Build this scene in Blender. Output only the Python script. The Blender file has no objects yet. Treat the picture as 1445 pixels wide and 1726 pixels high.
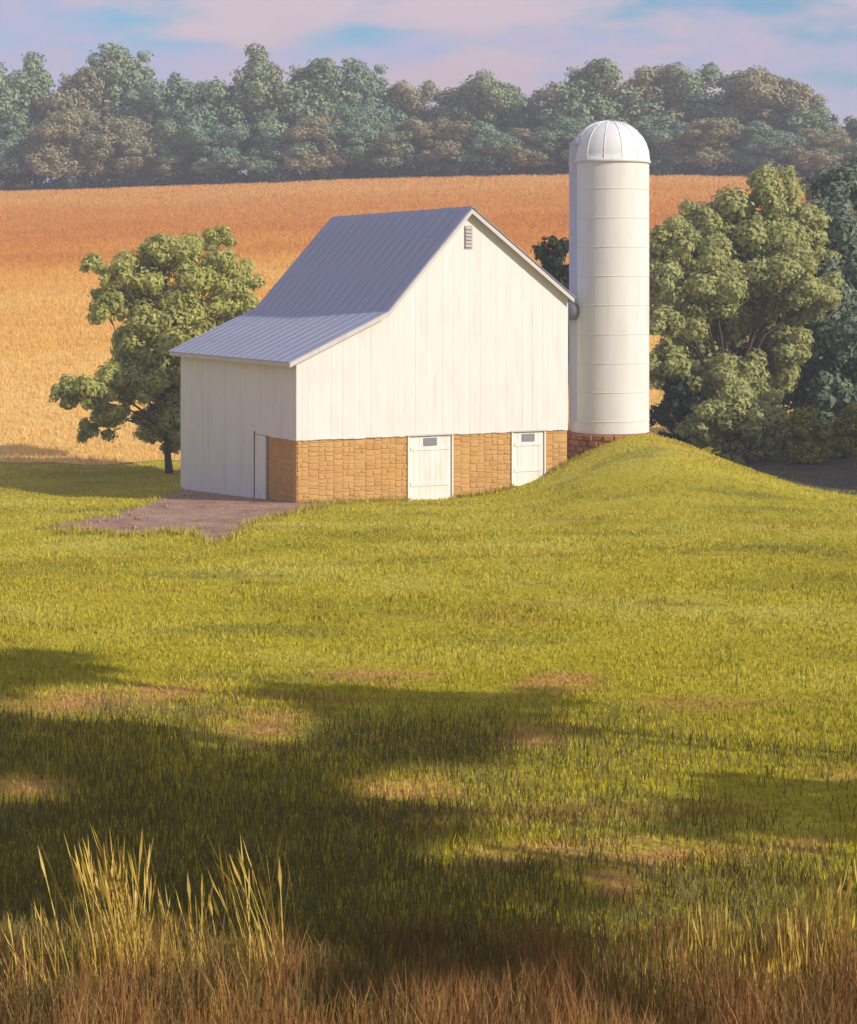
import bpy, math, random
import numpy as np
from mathutils import Vector

random.seed(7)
RNG = np.random.default_rng(11)
SC = bpy.context.scene
COL = SC.collection

# ------------------------------------------------------------------ camera
ZC = 8.0                      # eye height above the barn yard
FP = 3234.0                   # focal length in photograph pixels (1445 wide)
HY = 480.0                    # eye level row in the photograph
cam_data = bpy.data.cameras.new('camera')
cam_data.sensor_fit = 'HORIZONTAL'
cam_data.sensor_width = 36.0
cam_data.lens = 36.0 * FP / 1445.0
cam_data.shift_y = -(863.0 - HY) / 1445.0
cam_data.clip_start = 0.1
cam_data.clip_end = 5000
cam = bpy.data.objects.new('camera', cam_data)
cam.location = (0, 0, ZC)
cam.rotation_euler = (math.radians(90), 0, 0)
COL.objects.link(cam)
SC.camera = cam

# ------------------------------------------------------------------ sky and sun
SUN_EL = math.radians(28.0)
SUN_AZ = math.radians(60.0)   # to the right of straight behind the camera
S = Vector((math.cos(SUN_EL) * math.sin(SUN_AZ), -math.cos(SUN_EL) * math.cos(SUN_AZ), math.sin(SUN_EL)))
SKY_STRENGTH = 0.10
world = bpy.data.worlds.new('World')
SC.world = world
world.use_nodes = True
wn, wl = world.node_tree.nodes, world.node_tree.links
wn.clear()
w_out = wn.new('ShaderNodeOutputWorld')
w_bg = wn.new('ShaderNodeBackground'); w_bg.inputs['Strength'].default_value = SKY_STRENGTH
w_sky = wn.new('ShaderNodeTexSky'); w_sky.sky_type = 'NISHITA'; w_sky.sun_disc = False
w_sky.sun_elevation = SUN_EL
w_sky.sun_rotation = math.pi - SUN_AZ
w_sky.air_density = 1.0; w_sky.dust_density = 1.2; w_sky.ozone_density = 2.0
w_tc = wn.new('ShaderNodeTexCoord')
w_sep = wn.new('ShaderNodeSeparateXYZ'); wl.new(w_tc.outputs['Generated'], w_sep.inputs[0])
# clouds: noise on the sky direction, flattened towards the horizon
w_map = wn.new('ShaderNodeMapping'); w_map.inputs['Scale'].default_value = (1.0, 1.0, 3.2)
w_map.inputs['Location'].default_value = (9.9, 1.0, 5.0)
wl.new(w_tc.outputs['Generated'], w_map.inputs[0])
w_noi = wn.new('ShaderNodeTexNoise'); w_noi.inputs['Scale'].default_value = 9.5
w_noi.inputs['Detail'].default_value = 6; w_noi.inputs['Roughness'].default_value = 0.52
wl.new(w_map.outputs[0], w_noi.inputs['Vector'])
w_cr = wn.new('ShaderNodeMapRange'); w_cr.interpolation_type = 'SMOOTHSTEP'
w_cr.inputs['From Min'].default_value = 0.41; w_cr.inputs['From Max'].default_value = 0.59
wl.new(w_noi.outputs['Fac'], w_cr.inputs['Value'])
# milky lavender air with pink cloud low over the horizon, all round, with ragged upper edge
w_n2 = wn.new('ShaderNodeTexNoise'); w_n2.inputs['Scale'].default_value = 13.0
w_n2.inputs['Detail'].default_value = 5; w_n2.inputs['Roughness'].default_value = 0.55
wl.new(w_map.outputs[0], w_n2.inputs['Vector'])
w_add = wn.new('ShaderNodeMath'); w_add.operation = 'MULTIPLY_ADD'
wl.new(w_n2.outputs['Fac'], w_add.inputs[0]); w_add.inputs[1].default_value = 0.16; wl.new(w_sep.outputs['Z'], w_add.inputs[2])
w_low = wn.new('ShaderNodeMapRange'); w_low.interpolation_type = 'SMOOTHSTEP'
w_low.inputs['From Min'].default_value = 0.232; w_low.inputs['From Max'].default_value = 0.182
wl.new(w_add.outputs[0], w_low.inputs['Value'])
w_pk = wn.new('ShaderNodeMapRange'); w_pk.interpolation_type = 'SMOOTHSTEP'
w_pk.inputs['From Min'].default_value = 0.44; w_pk.inputs['From Max'].default_value = 0.60
wl.new(w_noi.outputs['Fac'], w_pk.inputs['Value'])
def w_mix(fac, a, b):
    m = wn.new('ShaderNodeMix'); m.data_type = 'RGBA'
    wl.new(fac, m.inputs[0])
    for v, k in ((a, 6), (b, 7)):
        if hasattr(v, 'is_output'): wl.new(v, m.inputs[k])
        else: m.inputs[k].default_value = (*v, 1)
    return m.outputs[2]
k = 1.0 / SKY_STRENGTH
w_tint = wn.new('ShaderNodeMix'); w_tint.data_type = 'RGBA'; w_tint.blend_type = 'MULTIPLY'; w_tint.inputs[0].default_value = 1.0
wl.new(w_sky.outputs[0], w_tint.inputs[6]); w_tint.inputs[7].default_value = (0.68, 1.08, 1.25, 1)
c1 = w_mix(w_cr.outputs[0], w_tint.outputs[2], (0.64 * k, 0.52 * k, 0.60 * k))
w_lowh = wn.new('ShaderNodeMath'); w_lowh.operation = 'MULTIPLY'; w_lowh.inputs[1].default_value = 0.95
wl.new(w_low.outputs[0], w_lowh.inputs[0])
c2 = w_mix(w_lowh.outputs[0], c1, w_mix(w_pk.outputs[0], (0.50 * k, 0.46 * k, 0.66 * k), (0.60 * k, 0.47 * k, 0.55 * k)))
wl.new(c2, w_bg.inputs['Color'])
wl.new(w_bg.outputs[0], w_out.inputs['Surface'])

sun_data = bpy.data.lights.new('sun', 'SUN')
sun_data.energy = 4.3
sun_data.angle = math.radians(0.6)
sun_data.color = (1.0, 0.90, 0.76)
sun = bpy.data.objects.new('sun', sun_data)
sun.rotation_euler = (-S).to_track_quat('-Z', 'Y').to_euler()
sun.location = S * 200
COL.objects.link(sun)

SC.view_settings.view_transform = 'Standard'
SC.view_settings.look = 'None'
SC.view_settings.exposure = 0.13
SC.view_settings.gamma = 1.0
SC.view_settings.use_curve_mapping = False
SC.cycles.use_denoising = True
SC.cycles.max_bounces = 6
SC.cycles.transparent_max_bounces = 4
SC.cycles.volume_bounces = 0

# ------------------------------------------------------------------ helpers
def at(px, py, y):
    """world point seen at photograph pixel px, py at distance y"""
    return Vector(((px - 722.5) / FP * y, y, ZC + (HY - py) / FP * y))

def tag(o, label=None, cat=None, group=None, kind=None):
    if label: o['label'] = label
    if cat: o['category'] = cat
    if group: o['group'] = group
    if kind: o['kind'] = kind
    return o

def empty(name, loc=(0, 0, 0), rz=0.0):
    o = bpy.data.objects.new(name, None)
    o.empty_display_size = 0.3
    o.location = loc; o.rotation_euler = (0, 0, rz)
    COL.objects.link(o)
    return o

def link_mesh(name, me, mat=None, parent=None, smooth=False):
    if mat is not None and not me.materials: me.materials.append(mat)
    if smooth:
        me.polygons.foreach_set('use_smooth', [True] * len(me.polygons))
    o = bpy.data.objects.new(name, me)
    COL.objects.link(o)
    if parent is not None: o.parent = parent
    return o

def mesh(name, verts, faces):
    me = bpy.data.meshes.new(name)
    me.from_pydata([tuple(v) for v in verts], [], faces)
    me.update()
    return me

def np_mesh(name, co, faces):
    """co (n,3), faces (m,k): quick numpy mesh with k-gons"""
    me = bpy.data.meshes.new(name)
    n, (m, kk) = len(co), faces.shape
    me.vertices.add(n); me.vertices.foreach_set('co', np.ascontiguousarray(co, dtype=np.float32).ravel())
    me.loops.add(m * kk); me.loops.foreach_set('vertex_index', np.ascontiguousarray(faces, dtype=np.int32).ravel())
    me.polygons.add(m)
    me.polygons.foreach_set('loop_start', np.arange(0, m * kk, kk, dtype=np.int32))
    me.polygons.foreach_set('loop_total', np.full(m, kk, dtype=np.int32))
    me.update(calc_edges=True)
    return me

class MB:
    """collects simple solids into one mesh"""
    def __init__(self): self.v = []; self.f = []
    def box(self, x0, x1, y0, y1, z0, z1):
        b = len(self.v)
        self.v += [(x, y, z) for z in (z0, z1) for y in (y0, y1) for x in (x0, x1)]
        self.f += [tuple(b + i for i in q) for q in ((0, 2, 3, 1), (4, 5, 7, 6), (0, 1, 5, 4), (2, 6, 7, 3), (0, 4, 6, 2), (1, 3, 7, 5))]
        return self
    def prism(self, poly, a, b, axis='y'):
        """polygon poly in (p, z), extruded from a to b along axis"""
        base, n = len(self.v), len(poly)
        for t in (a, b):
            for p, z in poly:
                self.v.append((p, t, z) if axis == 'y' else (t, p, z))
        self.f.append(tuple(base + i for i in range(n)))
        self.f.append(tuple(base + n + i for i in reversed(range(n))))
        for i in range(n):
            j = (i + 1) % n
            self.f.append((base + i, base + n + i, base + n + j, base + j))
        return self
    def tube(self, pts, rad, n=8, cap=True):
        base = len(self.v)
        for i, p in enumerate(pts):
            p = Vector(p)
            d = Vector(pts[min(i + 1, len(pts) - 1)]) - Vector(pts[max(i - 1, 0)])
            d.normalize()
            a = d.orthogonal().normalized(); b2 = d.cross(a)
            r = rad[i] if hasattr(rad, '__len__') else rad
            for q in range(n):
                t = 2 * math.pi * q / n
                self.v.append(tuple(p + (a * math.cos(t) + b2 * math.sin(t)) * r))
        for i in range(len(pts) - 1):
            for q in range(n):
                w = (q + 1) % n
                self.f.append((base + i * n + q, base + i * n + w, base + (i + 1) * n + w, base + (i + 1) * n + q))
        if cap:
            self.f.append(tuple(base + q for q in reversed(range(n))))
            self.f.append(tuple(base + (len(pts) - 1) * n + q for q in range(n)))
        return self
    def lathe(self, prof, n=48, cx=0, cy=0):
        base = len(self.v)
        for r, z in prof:
            for q in range(n):
                t = 2 * math.pi * q / n
                self.v.append((cx + r * math.cos(t), cy + r * math.sin(t), z))
        for i in range(len(prof) - 1):
            for q in range(n):
                w = (q + 1) % n
                self.f.append((base + i * n + q, base + i * n + w, base + (i + 1) * n + w, base + (i + 1) * n + q))
        return self
    def build(self, name, mat, parent=None, smooth=False):
        me = mesh(name, self.v, self.f)
        import bmesh
        bm = bmesh.new(); bm.from_mesh(me); bmesh.ops.recalc_face_normals(bm, faces=bm.faces); bm.to_mesh(me); bm.free()
        return link_mesh(name, me, mat, parent, smooth)

# ------------------------------------------------------------------ materials
class Mat:
    def __init__(self, name, rough=0.8, spec=0.25):
        self.m = bpy.data.materials.new(name); self.m.use_nodes = True
        self.n, self.l = self.m.node_tree.nodes, self.m.node_tree.links
        self.b = self.n['Principled BSDF']
        self.b.inputs['Roughness'].default_value = rough
        self.b.inputs['Specular IOR Level'].default_value = spec
        self.out = self.n['Material Output']
    def coord(self, scale=(1, 1, 1), kind='Object', loc=(0, 0, 0)):
        t = self.n.new('ShaderNodeTexCoord') if kind != 'Position' else self.n.new('ShaderNodeNewGeometry')
        mp = self.n.new('ShaderNodeMapping'); mp.inputs['Scale'].default_value = scale; mp.inputs['Location'].default_value = loc
        self.l.new(t.outputs[kind], mp.inputs[0])
        return mp.outputs[0]
    def noise(self, vec, scale, detail=4, rough=0.55, dist=0.0):
        t = self.n.new('ShaderNodeTexNoise'); t.inputs['Scale'].default_value = scale
        t.inputs['Detail'].default_value = detail; t.inputs['Roughness'].default_value = rough; t.inputs['Distortion'].default_value = dist
        self.l.new(vec, t.inputs['Vector'])
        return t.outputs['Fac']
    def ramp(self, fac, stops):
        r = self.n.new('ShaderNodeValToRGB')
        e = r.color_ramp.elements
        while len(e) < len(stops): e.new(0.5)
        for el, (p, c) in zip(e, stops): el.position = p; el.color = (*c, 1)
        self.l.new(fac, r.inputs[0])
        return r.outputs[0]
    def rng(self, v, a, b, c=0.0, d=1.0):
        t = self.n.new('ShaderNodeMapRange'); t.interpolation_type = 'SMOOTHSTEP'
        for kx, x in zip(('From Min', 'From Max', 'To Min', 'To Max'), (a, b, c, d)): t.inputs[kx].default_value = x
        self.l.new(v, t.inputs['Value'])
        return t.outputs[0]
    def mix(self, fac, a, b, mode='MIX'):
        t = self.n.new('ShaderNodeMix'); t.data_type = 'RGBA'; t.blend_type = mode
        for v, kk in ((fac, 0), (a, 6), (b, 7)):
            if hasattr(v, 'is_output'): self.l.new(v, t.inputs[kk])
            elif kk == 0: t.inputs[0].default_value = v
            else: t.inputs[kk].default_value = (*v, 1)
        return t.outputs[2]
    def math(self, op, a, b=0.0):
        t = self.n.new('ShaderNodeMath'); t.operation = op
        for v, kk in ((a, 0), (b, 1)):
            if hasattr(v, 'is_output'): self.l.new(v, t.inputs[kk])
            else: t.inputs[kk].default_value = v
        return t.outputs[0]
    def rand(self, kind='Object'):
        if kind == 'Object': return self.n.new('ShaderNodeObjectInfo').outputs['Random']
        return self.n.new('ShaderNodeNewGeometry').outputs['Random Per Island']
    def bump(self, h, strength=0.3, dist=0.02):
        t = self.n.new('ShaderNodeBump'); t.inputs['Strength'].default_value = strength; t.inputs['Distance'].default_value = dist
        self.l.new(h, t.inputs['Height']); self.l.new(t.outputs[0], self.b.inputs['Normal'])
    def color(self, c):
        if hasattr(c, 'is_output'): self.l.new(c, self.b.inputs['Base Color'])
        else: self.b.inputs['Base Color'].default_value = (*c, 1)
    def translucent(self, col, amount):
        tr = self.n.new('ShaderNodeBsdfTranslucent'); mx = self.n.new('ShaderNodeMixShader')
        mx.inputs[0].default_value = amount
        self.l.new(col, tr.inputs['Color'])
        self.l.new(self.b.outputs[0], mx.inputs[1]); self.l.new(tr.outputs[0], mx.inputs[2])
        self.l.new(mx.outputs[0], self.out.inputs['Surface'])

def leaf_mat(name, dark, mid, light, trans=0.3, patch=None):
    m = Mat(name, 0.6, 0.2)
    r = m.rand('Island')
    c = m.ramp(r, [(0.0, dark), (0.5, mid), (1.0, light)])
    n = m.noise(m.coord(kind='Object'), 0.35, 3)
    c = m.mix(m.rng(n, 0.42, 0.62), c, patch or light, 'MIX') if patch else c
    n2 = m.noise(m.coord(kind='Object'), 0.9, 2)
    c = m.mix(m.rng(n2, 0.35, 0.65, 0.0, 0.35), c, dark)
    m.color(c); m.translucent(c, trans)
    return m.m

def white_paint(name, base, dirt, rough=0.55):
    m = Mat(name, rough, 0.3)
    v = m.coord((1, 1, 0.25))
    n = m.noise(v, 2.2, 6, 0.6)
    r = m.rand('Object')
    c = m.mix(m.rng(n, 0.42, 0.75, 0.0, 0.55), base, dirt)
    st = m.noise(m.coord((5, 5, 0.12)), 1.6, 5, 0.6)
    c = m.mix(m.rng(st, 0.52, 0.76, 0.0, 0.35), c, tuple(0.8 * q for q in dirt))
    c = m.mix(m.rng(r, 0.0, 1.0, 0.0, 0.14), c, dirt)
    m.color(c)
    m.bump(m.noise(m.coord((3, 3, 0.6)), 9, 5), 0.25, 0.006)
    return m.m

M_white = white_paint('white_barn_paint', (0.77, 0.76, 0.76), (0.66, 0.63, 0.59))
M_door = white_paint('white_door_paint', (0.82, 0.81, 0.80), (0.66, 0.61, 0.55))
M_silo = white_paint('white_silo_render', (0.75, 0.735, 0.73), (0.65, 0.61, 0.57), 0.75)
M_dome = white_paint('pale_metal_dome', (0.78, 0.78, 0.79), (0.62, 0.62, 0.64), 0.45)
M_trim = white_paint('grey_white_trim', (0.62, 0.58, 0.58), (0.48, 0.44, 0.45))

def plain(name, c, rough=0.8, spec=0.2, nscale=3.0, amt=0.25, bump=0.2):
    m = Mat(name, rough, spec)
    n = m.noise(m.coord(), nscale, 5)
    col = m.mix(m.rng(n, 0.3, 0.7, 0.0, amt), c, tuple(x * 0.55 for x in c))
    m.color(col); m.bump(n, bump, 0.01)
    return m.m
M_core = plain('dark_gap', (0.30, 0.28, 0.26))
M_vent = plain('faded_mauve_paint', (0.52, 0.45, 0.48))
M_pane = plain('dull_window_glass', (0.26, 0.25, 0.31), 0.3, 0.5)
M_chute = white_paint('shade_blue_chute', (0.52, 0.52, 0.60), (0.42, 0.41, 0.49))  # blue grey puts the silo's left side shade into the chute colour
M_hood = plain('grey_hood', (0.22, 0.21, 0.26), 0.6)
M_mortar = plain('ochre_mortar', (0.58, 0.35, 0.16))
M_bark = plain('tree_bark', (0.12, 0.08, 0.05), 0.9, 0.1, 6, 0.6, 0.6)
M_iron = plain('hoop_steel', (0.76, 0.73, 0.69), 0.6, 0.3)

def stone_mat(name, a, b, c):
    m = Mat(name, 0.9, 0.15)
    col = m.ramp(m.rand('Object'), [(0.0, a), (0.5, b), (1.0, c)])
    n = m.noise(m.coord(), 2.5, 6, 0.65)
    col = m.mix(m.rng(n, 0.35, 0.75, 0.0, 0.6), col, tuple(0.6 * x for x in b))
    m.color(col); m.bump(n, 0.7, 0.03)
    return m.m
M_stone = stone_mat('ochre_fieldstone', (0.57, 0.315, 0.105), (0.62, 0.36, 0.13), (0.66, 0.40, 0.16))
M_silo_stone = stone_mat('rust_brown_stone', (0.34, 0.13, 0.06), (0.40, 0.19, 0.09), (0.48, 0.22, 0.08))

def roof_mat():
    m = Mat('blue_grey_roof', 0.55, 0.35)
    v = m.coord((1, 1, 1))
    n = m.noise(m.coord((0.5, 3, 1)), 1.4, 6, 0.62)
    c = m.ramp(n, [(0.25, (0.29, 0.33, 0.47)), (0.55, (0.38, 0.405, 0.54)), (0.8, (0.48, 0.46, 0.55))])
    c = m.mix(m.rng(m.rand('Object'), 0, 1, 0.0, 0.22), c, (0.32, 0.34, 0.47))
    m.color(c); m.bump(m.noise(v, 5, 4), 0.15, 0.01)
    return m.m
M_roof = roof_mat()

def meadow_color(m, dry=True):
    """yellow green turf with olive and dry patches; by world position so blades and soil agree"""
    p = m.coord((1, 1, 0), 'Position')
    n1 = m.noise(p, 0.16, 4, 0.55)
    c = m.ramp(n1, [(0.30, (0.38, 0.33, 0.026)), (0.5, (0.53, 0.455, 0.036)), (0.70, (0.60, 0.535, 0.10))])
    n2 = m.noise(m.coord((0.35, 1, 0), 'Position', (17, 5, 0)), 0.42, 4, 0.6)
    c = m.mix(m.rng(n2, 0.56, 0.70, 0.0, 0.75), c, (0.46, 0.27, 0.075))
    at_n = m.n.new('ShaderNodeAttribute'); at_n.attribute_name = 'dry'
    n4 = m.noise(m.coord((0.6, 1, 0), 'Position', (9, 9, 0)), 1.6, 4, 0.6)
    dm = m.rng(m.math('ADD', at_n.outputs['Fac'], m.math('MULTIPLY', m.math('SUBTRACT', n4, 0.5), 2.4)), 0.25, 0.95, 0.0, 0.9)
    c = m.mix(dm, c, (0.60, 0.33, 0.12))
    n3 = m.noise(m.coord((0.5, 1, 0), 'Position', (3, 40, 0)), 0.3, 3)
    c = m.mix(m.rng(n3, 0.55, 0.7, 0.0, 0.6), c, (0.22, 0.21, 0.045))
    return c

def ground_mat():
    m = Mat('meadow_turf', 0.95, 0.05)
    c = meadow_color(m)
    n = m.noise(m.coord((1, 1, 1), 'Position'), 6, 6, 0.7)
    c = m.mix(m.rng(n, 0.4, 0.75, 0.0, 0.5), c, (0.14, 0.12, 0.03))
    m.color(c); m.bump(n, 0.8, 0.08)
    return m.m
M_ground = ground_mat()

def blade_mat(name, jitter_dark, jitter_light, base=None, trans=0.35):
    m = Mat(name, 0.7, 0.15)
    c = base if base else meadow_color(m)
    r = m.rand('Island')
    c = m.mix(m.rng(r, 0.5, 0.0, 0.0, 0.6), c, jitter_dark)
    c = m.mix(m.rng(r, 0.6, 1.0, 0.0, 0.6), c, jitter_light)
    m.color(c); m.translucent(c, trans)
    return m.m
M_blade = blade_mat('meadow_blades', (0.37, 0.33, 0.03), (0.66, 0.57, 0.09), None, 0.22)
M_weed = blade_mat('meadow_weeds', (0.17, 0.19, 0.035), (0.56, 0.44, 0.14), None, 0.25)
M_shade_rough = blade_mat('shade_olive_blades', (0.13, 0.13, 0.045), (0.40, 0.28, 0.10), (0.23, 0.20, 0.065), 0.2)
def brown_blade():
    m = Mat('dead_brown_stalks', 0.75, 0.12)
    n = m.noise(m.coord((1, 0.6, 0), 'Position'), 1.5, 4, 0.6)
    c = m.ramp(n, [(0.36, (0.13, 0.12, 0.045)), (0.47, (0.26, 0.15, 0.055)), (0.56, (0.46, 0.22, 0.085)), (0.68, (0.44, 0.35, 0.075))])
    r = m.rand('Island')
    c = m.mix(m.rng(r, 0.5, 0.0, 0.0, 0.6), c, (0.14, 0.09, 0.04))
    c = m.mix(m.rng(r, 0.7, 1.0, 0.0, 0.7), c, (0.56, 0.33, 0.13))
    m.color(c); m.translucent(c, 0.3)
    return m.m
M_brownblade = brown_blade()
M_yellowblade = blade_mat('yellow_stalks', (0.48, 0.36, 0.05), (0.80, 0.60, 0.22), (0.70, 0.50, 0.12), 0.25)

def field_color(m):
    p = m.coord((1, 1, 0), 'Position')
    sep = m.n.new('ShaderNodeSeparateXYZ'); m.l.new(p, sep.inputs[0])
    n0 = m.noise(m.coord((0.35, 1, 0), 'Position'), 0.05, 4, 0.6)
    yy = m.math('ADD', sep.outputs['Y'], m.math('MULTIPLY', m.math('SUBTRACT', n0, 0.5), 90.0))
    f = m.math('DIVIDE', m.math('SUBTRACT', yy, 85.0), 190.0)
    c = m.ramp(f, [(0.0, (0.88, 0.60, 0.21)), (0.28, (0.87, 0.55, 0.155)), (0.46, (0.78, 0.39, 0.06)), (0.63, (0.64, 0.235, 0.02)), (0.85, (0.72, 0.36, 0.08)), (1.0, (0.78, 0.43, 0.15))])
    n = m.noise(m.coord((0.5, 1.4, 0), 'Position'), 0.6, 6, 0.7)
    return m.mix(m.rng(n, 0.42, 0.72, 0.0, 0.22), c, (0.45, 0.19, 0.05)), n

def field_mat():
    m = Mat('ripe_field', 0.95, 0.05)
    c, n = field_color(m)
    m.color(c); m.bump(m.noise(m.coord((1, 1, 1), 'Position'), 2.2, 6, 0.75), 0.5, 0.2)
    return m.m
M_field = field_mat()
def wheat_mat():
    m = Mat('ripe_stalks', 0.8, 0.1)
    c, n = field_color(m)
    c = m.mix(m.rng(m.rand('Island'), 0, 1, 0.0, 0.2), c, (0.78, 0.50, 0.18))
    m.color(c); m.translucent(c, 0.25)
    return m.m
M_wheat = wheat_mat()

def dirt_mat():
    m = Mat('barnyard_dirt', 0.95, 0.1)
    n = m.noise(m.coord((1, 0.5, 1), 'Position'), 0.9, 8, 0.78)
    m.color(m.ramp(n, [(0.38, (0.25, 0.14, 0.09)), (0.44, (0.34, 0.205, 0.15)), (0.6, (0.47, 0.30, 0.225)), (0.8, (0.55, 0.38, 0.29))]))
    m.bump(n, 0.9, 0.1)
    return m.m
M_dirt = dirt_mat()
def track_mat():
    m = Mat('shade_dark_track', 0.95, 0.1)
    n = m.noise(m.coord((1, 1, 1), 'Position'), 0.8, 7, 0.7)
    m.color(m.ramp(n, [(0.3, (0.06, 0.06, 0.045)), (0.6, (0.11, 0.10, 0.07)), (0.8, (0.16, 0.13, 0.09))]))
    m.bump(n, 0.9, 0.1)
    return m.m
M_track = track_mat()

# leaves
L_left = leaf_mat('leaf_olive', (0.42, 0.43, 0.10), (0.62, 0.61, 0.20), (0.72, 0.69, 0.27), 0.42)
L_right = leaf_mat('leaf_sage', (0.38, 0.39, 0.14), (0.56, 0.56, 0.23), (0.65, 0.64, 0.30), 0.42)
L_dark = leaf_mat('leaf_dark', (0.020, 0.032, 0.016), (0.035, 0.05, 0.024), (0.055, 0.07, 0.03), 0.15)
L_teal = leaf_mat('leaf_blue_green', (0.14, 0.19, 0.13), (0.22, 0.28, 0.19), (0.31, 0.35, 0.21))
L_lime = leaf_mat('leaf_lime', (0.26, 0.27, 0.04), (0.40, 0.40, 0.07), (0.48, 0.45, 0.11))
L_far = [leaf_mat('far_grey_green', (0.22, 0.29, 0.16), (0.30, 0.37, 0.21), (0.37, 0.43, 0.26), 0.2, (0.32, 0.30, 0.18)),
         leaf_mat('far_brown_olive', (0.28, 0.26, 0.14), (0.38, 0.345, 0.20), (0.46, 0.40, 0.23), 0.2, (0.28, 0.31, 0.18)),
         leaf_mat('far_teal_green', (0.17, 0.29, 0.19), (0.24, 0.37, 0.25), (0.31, 0.43, 0.29), 0.2, (0.28, 0.31, 0.19))]

# ------------------------------------------------------------------ terrain
_yt = np.arange(-200.0, 900.0, 1.0)
_tab = [(-200, -1.0), (-30, -1.5), (0, -1.9), (6, -3.2), (12, -4.6), (20, -5.1), (29, -5.6), (45, -6.5), (60, -7.4), (70, -8.0), (80, -8.6), (90, -9.0),
        (98, -9.05), (106, -8.3), (120, -6.2), (150, -1.9), (180, 2.5), (220, 8.2), (260, 13.9), (290, 17.0), (350, 18.0), (900, 20.0)]
_zt = np.interp(_yt, [a for a, _ in _tab], [b for _, b in _tab])
_kx = np.exp(-0.5 * (np.arange(-9, 10) / 3.0) ** 2); _kx /= _kx.sum()
_zs = np.convolve(np.pad(_zt, 9, mode='edge'), _kx, mode='valid')

def hgt(x, y):
    x = np.asarray(x, float); y = np.asarray(y, float)
    z = np.interp(y, _yt, _zs) + ZC
    # grassy bank carrying the silo
    dx = x - 8.6
    sx = np.where(dx < 0, 2.9, 3.3)
    dy = y - 77.0
    sy = np.where(dy < 0, 7.5, 4.5)
    z = z + 2.2 * np.exp(-0.5 * (np.abs(dx) / sx) ** 2.0) * np.exp(-0.5 * (dy / sy) ** 2)
    z = z + 0.3 * np.exp(-0.5 * ((x - 7.6) ** 2 + (y - 75.6) ** 2) / 1.7 ** 2)
    # ground lifts again under the right hand trees
    q = np.clip((x - 9.5) / 7, 0, 1); q = q * q * (3 - 2 * q)
    z = z + 1.0 * q * np.exp(-0.5 * ((y - 96) / 9.0) ** 2)
    # gentle rolls
    z = z + 0.10 * np.sin(x * 0.21 + 1.0) * np.sin(y * 0.17) * np.clip((y - 10) / 20, 0, 1) * np.clip((70 - y) / 15, 0.0, 1)
    far = np.clip((y - 95) / 100, 0, 1)
    z = z - far * 0.00016 * (x - 12) ** 2 * np.clip(1 - np.abs(x) / 400, 0.2, 1) + far * 0.8 * np.sin(x * 0.035 + 0.6)
    return z
def gz(x, y): return float(hgt(x, y))

def grid_mesh(name, xs, ys, off=0.0, keep=None):
    X, Y = np.meshgrid(xs, ys)
    co = np.stack([X, Y, hgt(X, Y) + off], -1).reshape(-1, 3)
    nx, ny = len(xs), len(ys)
    i = np.arange(ny - 1)[:, None] * nx + np.arange(nx - 1)[None, :]
    f = np.stack([i, i + 1, i + nx + 1, i + nx], -1).reshape(-1, 4)
    return np_mesh(name, co, f)

xs = np.concatenate([np.arange(-500, -60, 20.0), np.arange(-60, -22, 2.0), np.arange(-22, 22, 0.5), np.arange(22, 60, 2.0), np.arange(60, 501, 20.0)])
ys = np.concatenate([np.arange(-150, 4, 4.0), np.arange(4, 100, 0.5), np.arange(100, 300, 2.0), np.arange(300, 701, 20.0)])
ground = link_mesh('meadow_ground', grid_mesh('meadow_ground', xs, ys), M_ground, smooth=True)
tag(ground, 'yellow green meadow sloping down to the barn', None, kind='structure')

# ripe field on the hillside: near edge wanders
def field_edge(x):
    return 97.0 + 1.0 * np.sin(x * 0.45) + 0.5 * np.sin(x * 1.3 + 1) + np.clip((x + 8) * 0.35, 0, 9)
def draped(name, xs, v_lo, v_hi, n, off, mat):
    """sheet between curves y=v_lo(x) and y=v_hi(x), laid on the ground"""
    T = np.linspace(0, 1, n)
    X = np.repeat(xs[None, :], n, 0)
    Y = v_lo(xs)[None, :] * (1 - T[:, None]) + v_hi(xs)[None, :] * T[:, None]
    co = np.stack([X, Y, hgt(X, Y) + off], -1).reshape(-1, 3)
    nx = len(xs)
    i = np.arange(n - 1)[:, None] * nx + np.arange(nx - 1)[None, :]
    f = np.stack([i, i + 1, i + nx + 1, i + nx], -1).reshape(-1, 4)
    return link_mesh(name, np_mesh(name, co, f), mat, smooth=True)
fx = np.concatenate([np.arange(-300, -50, 5.0), np.arange(-50, 60, 0.7), np.arange(60, 301, 5.0)])
fld = draped('wheat_field', fx, field_edge, lambda x: 274 + 0 * x, 140, 0.03, M_field)
tag(fld, 'orange gold ripe field climbing the hill behind the barn', kind='structure')

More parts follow.
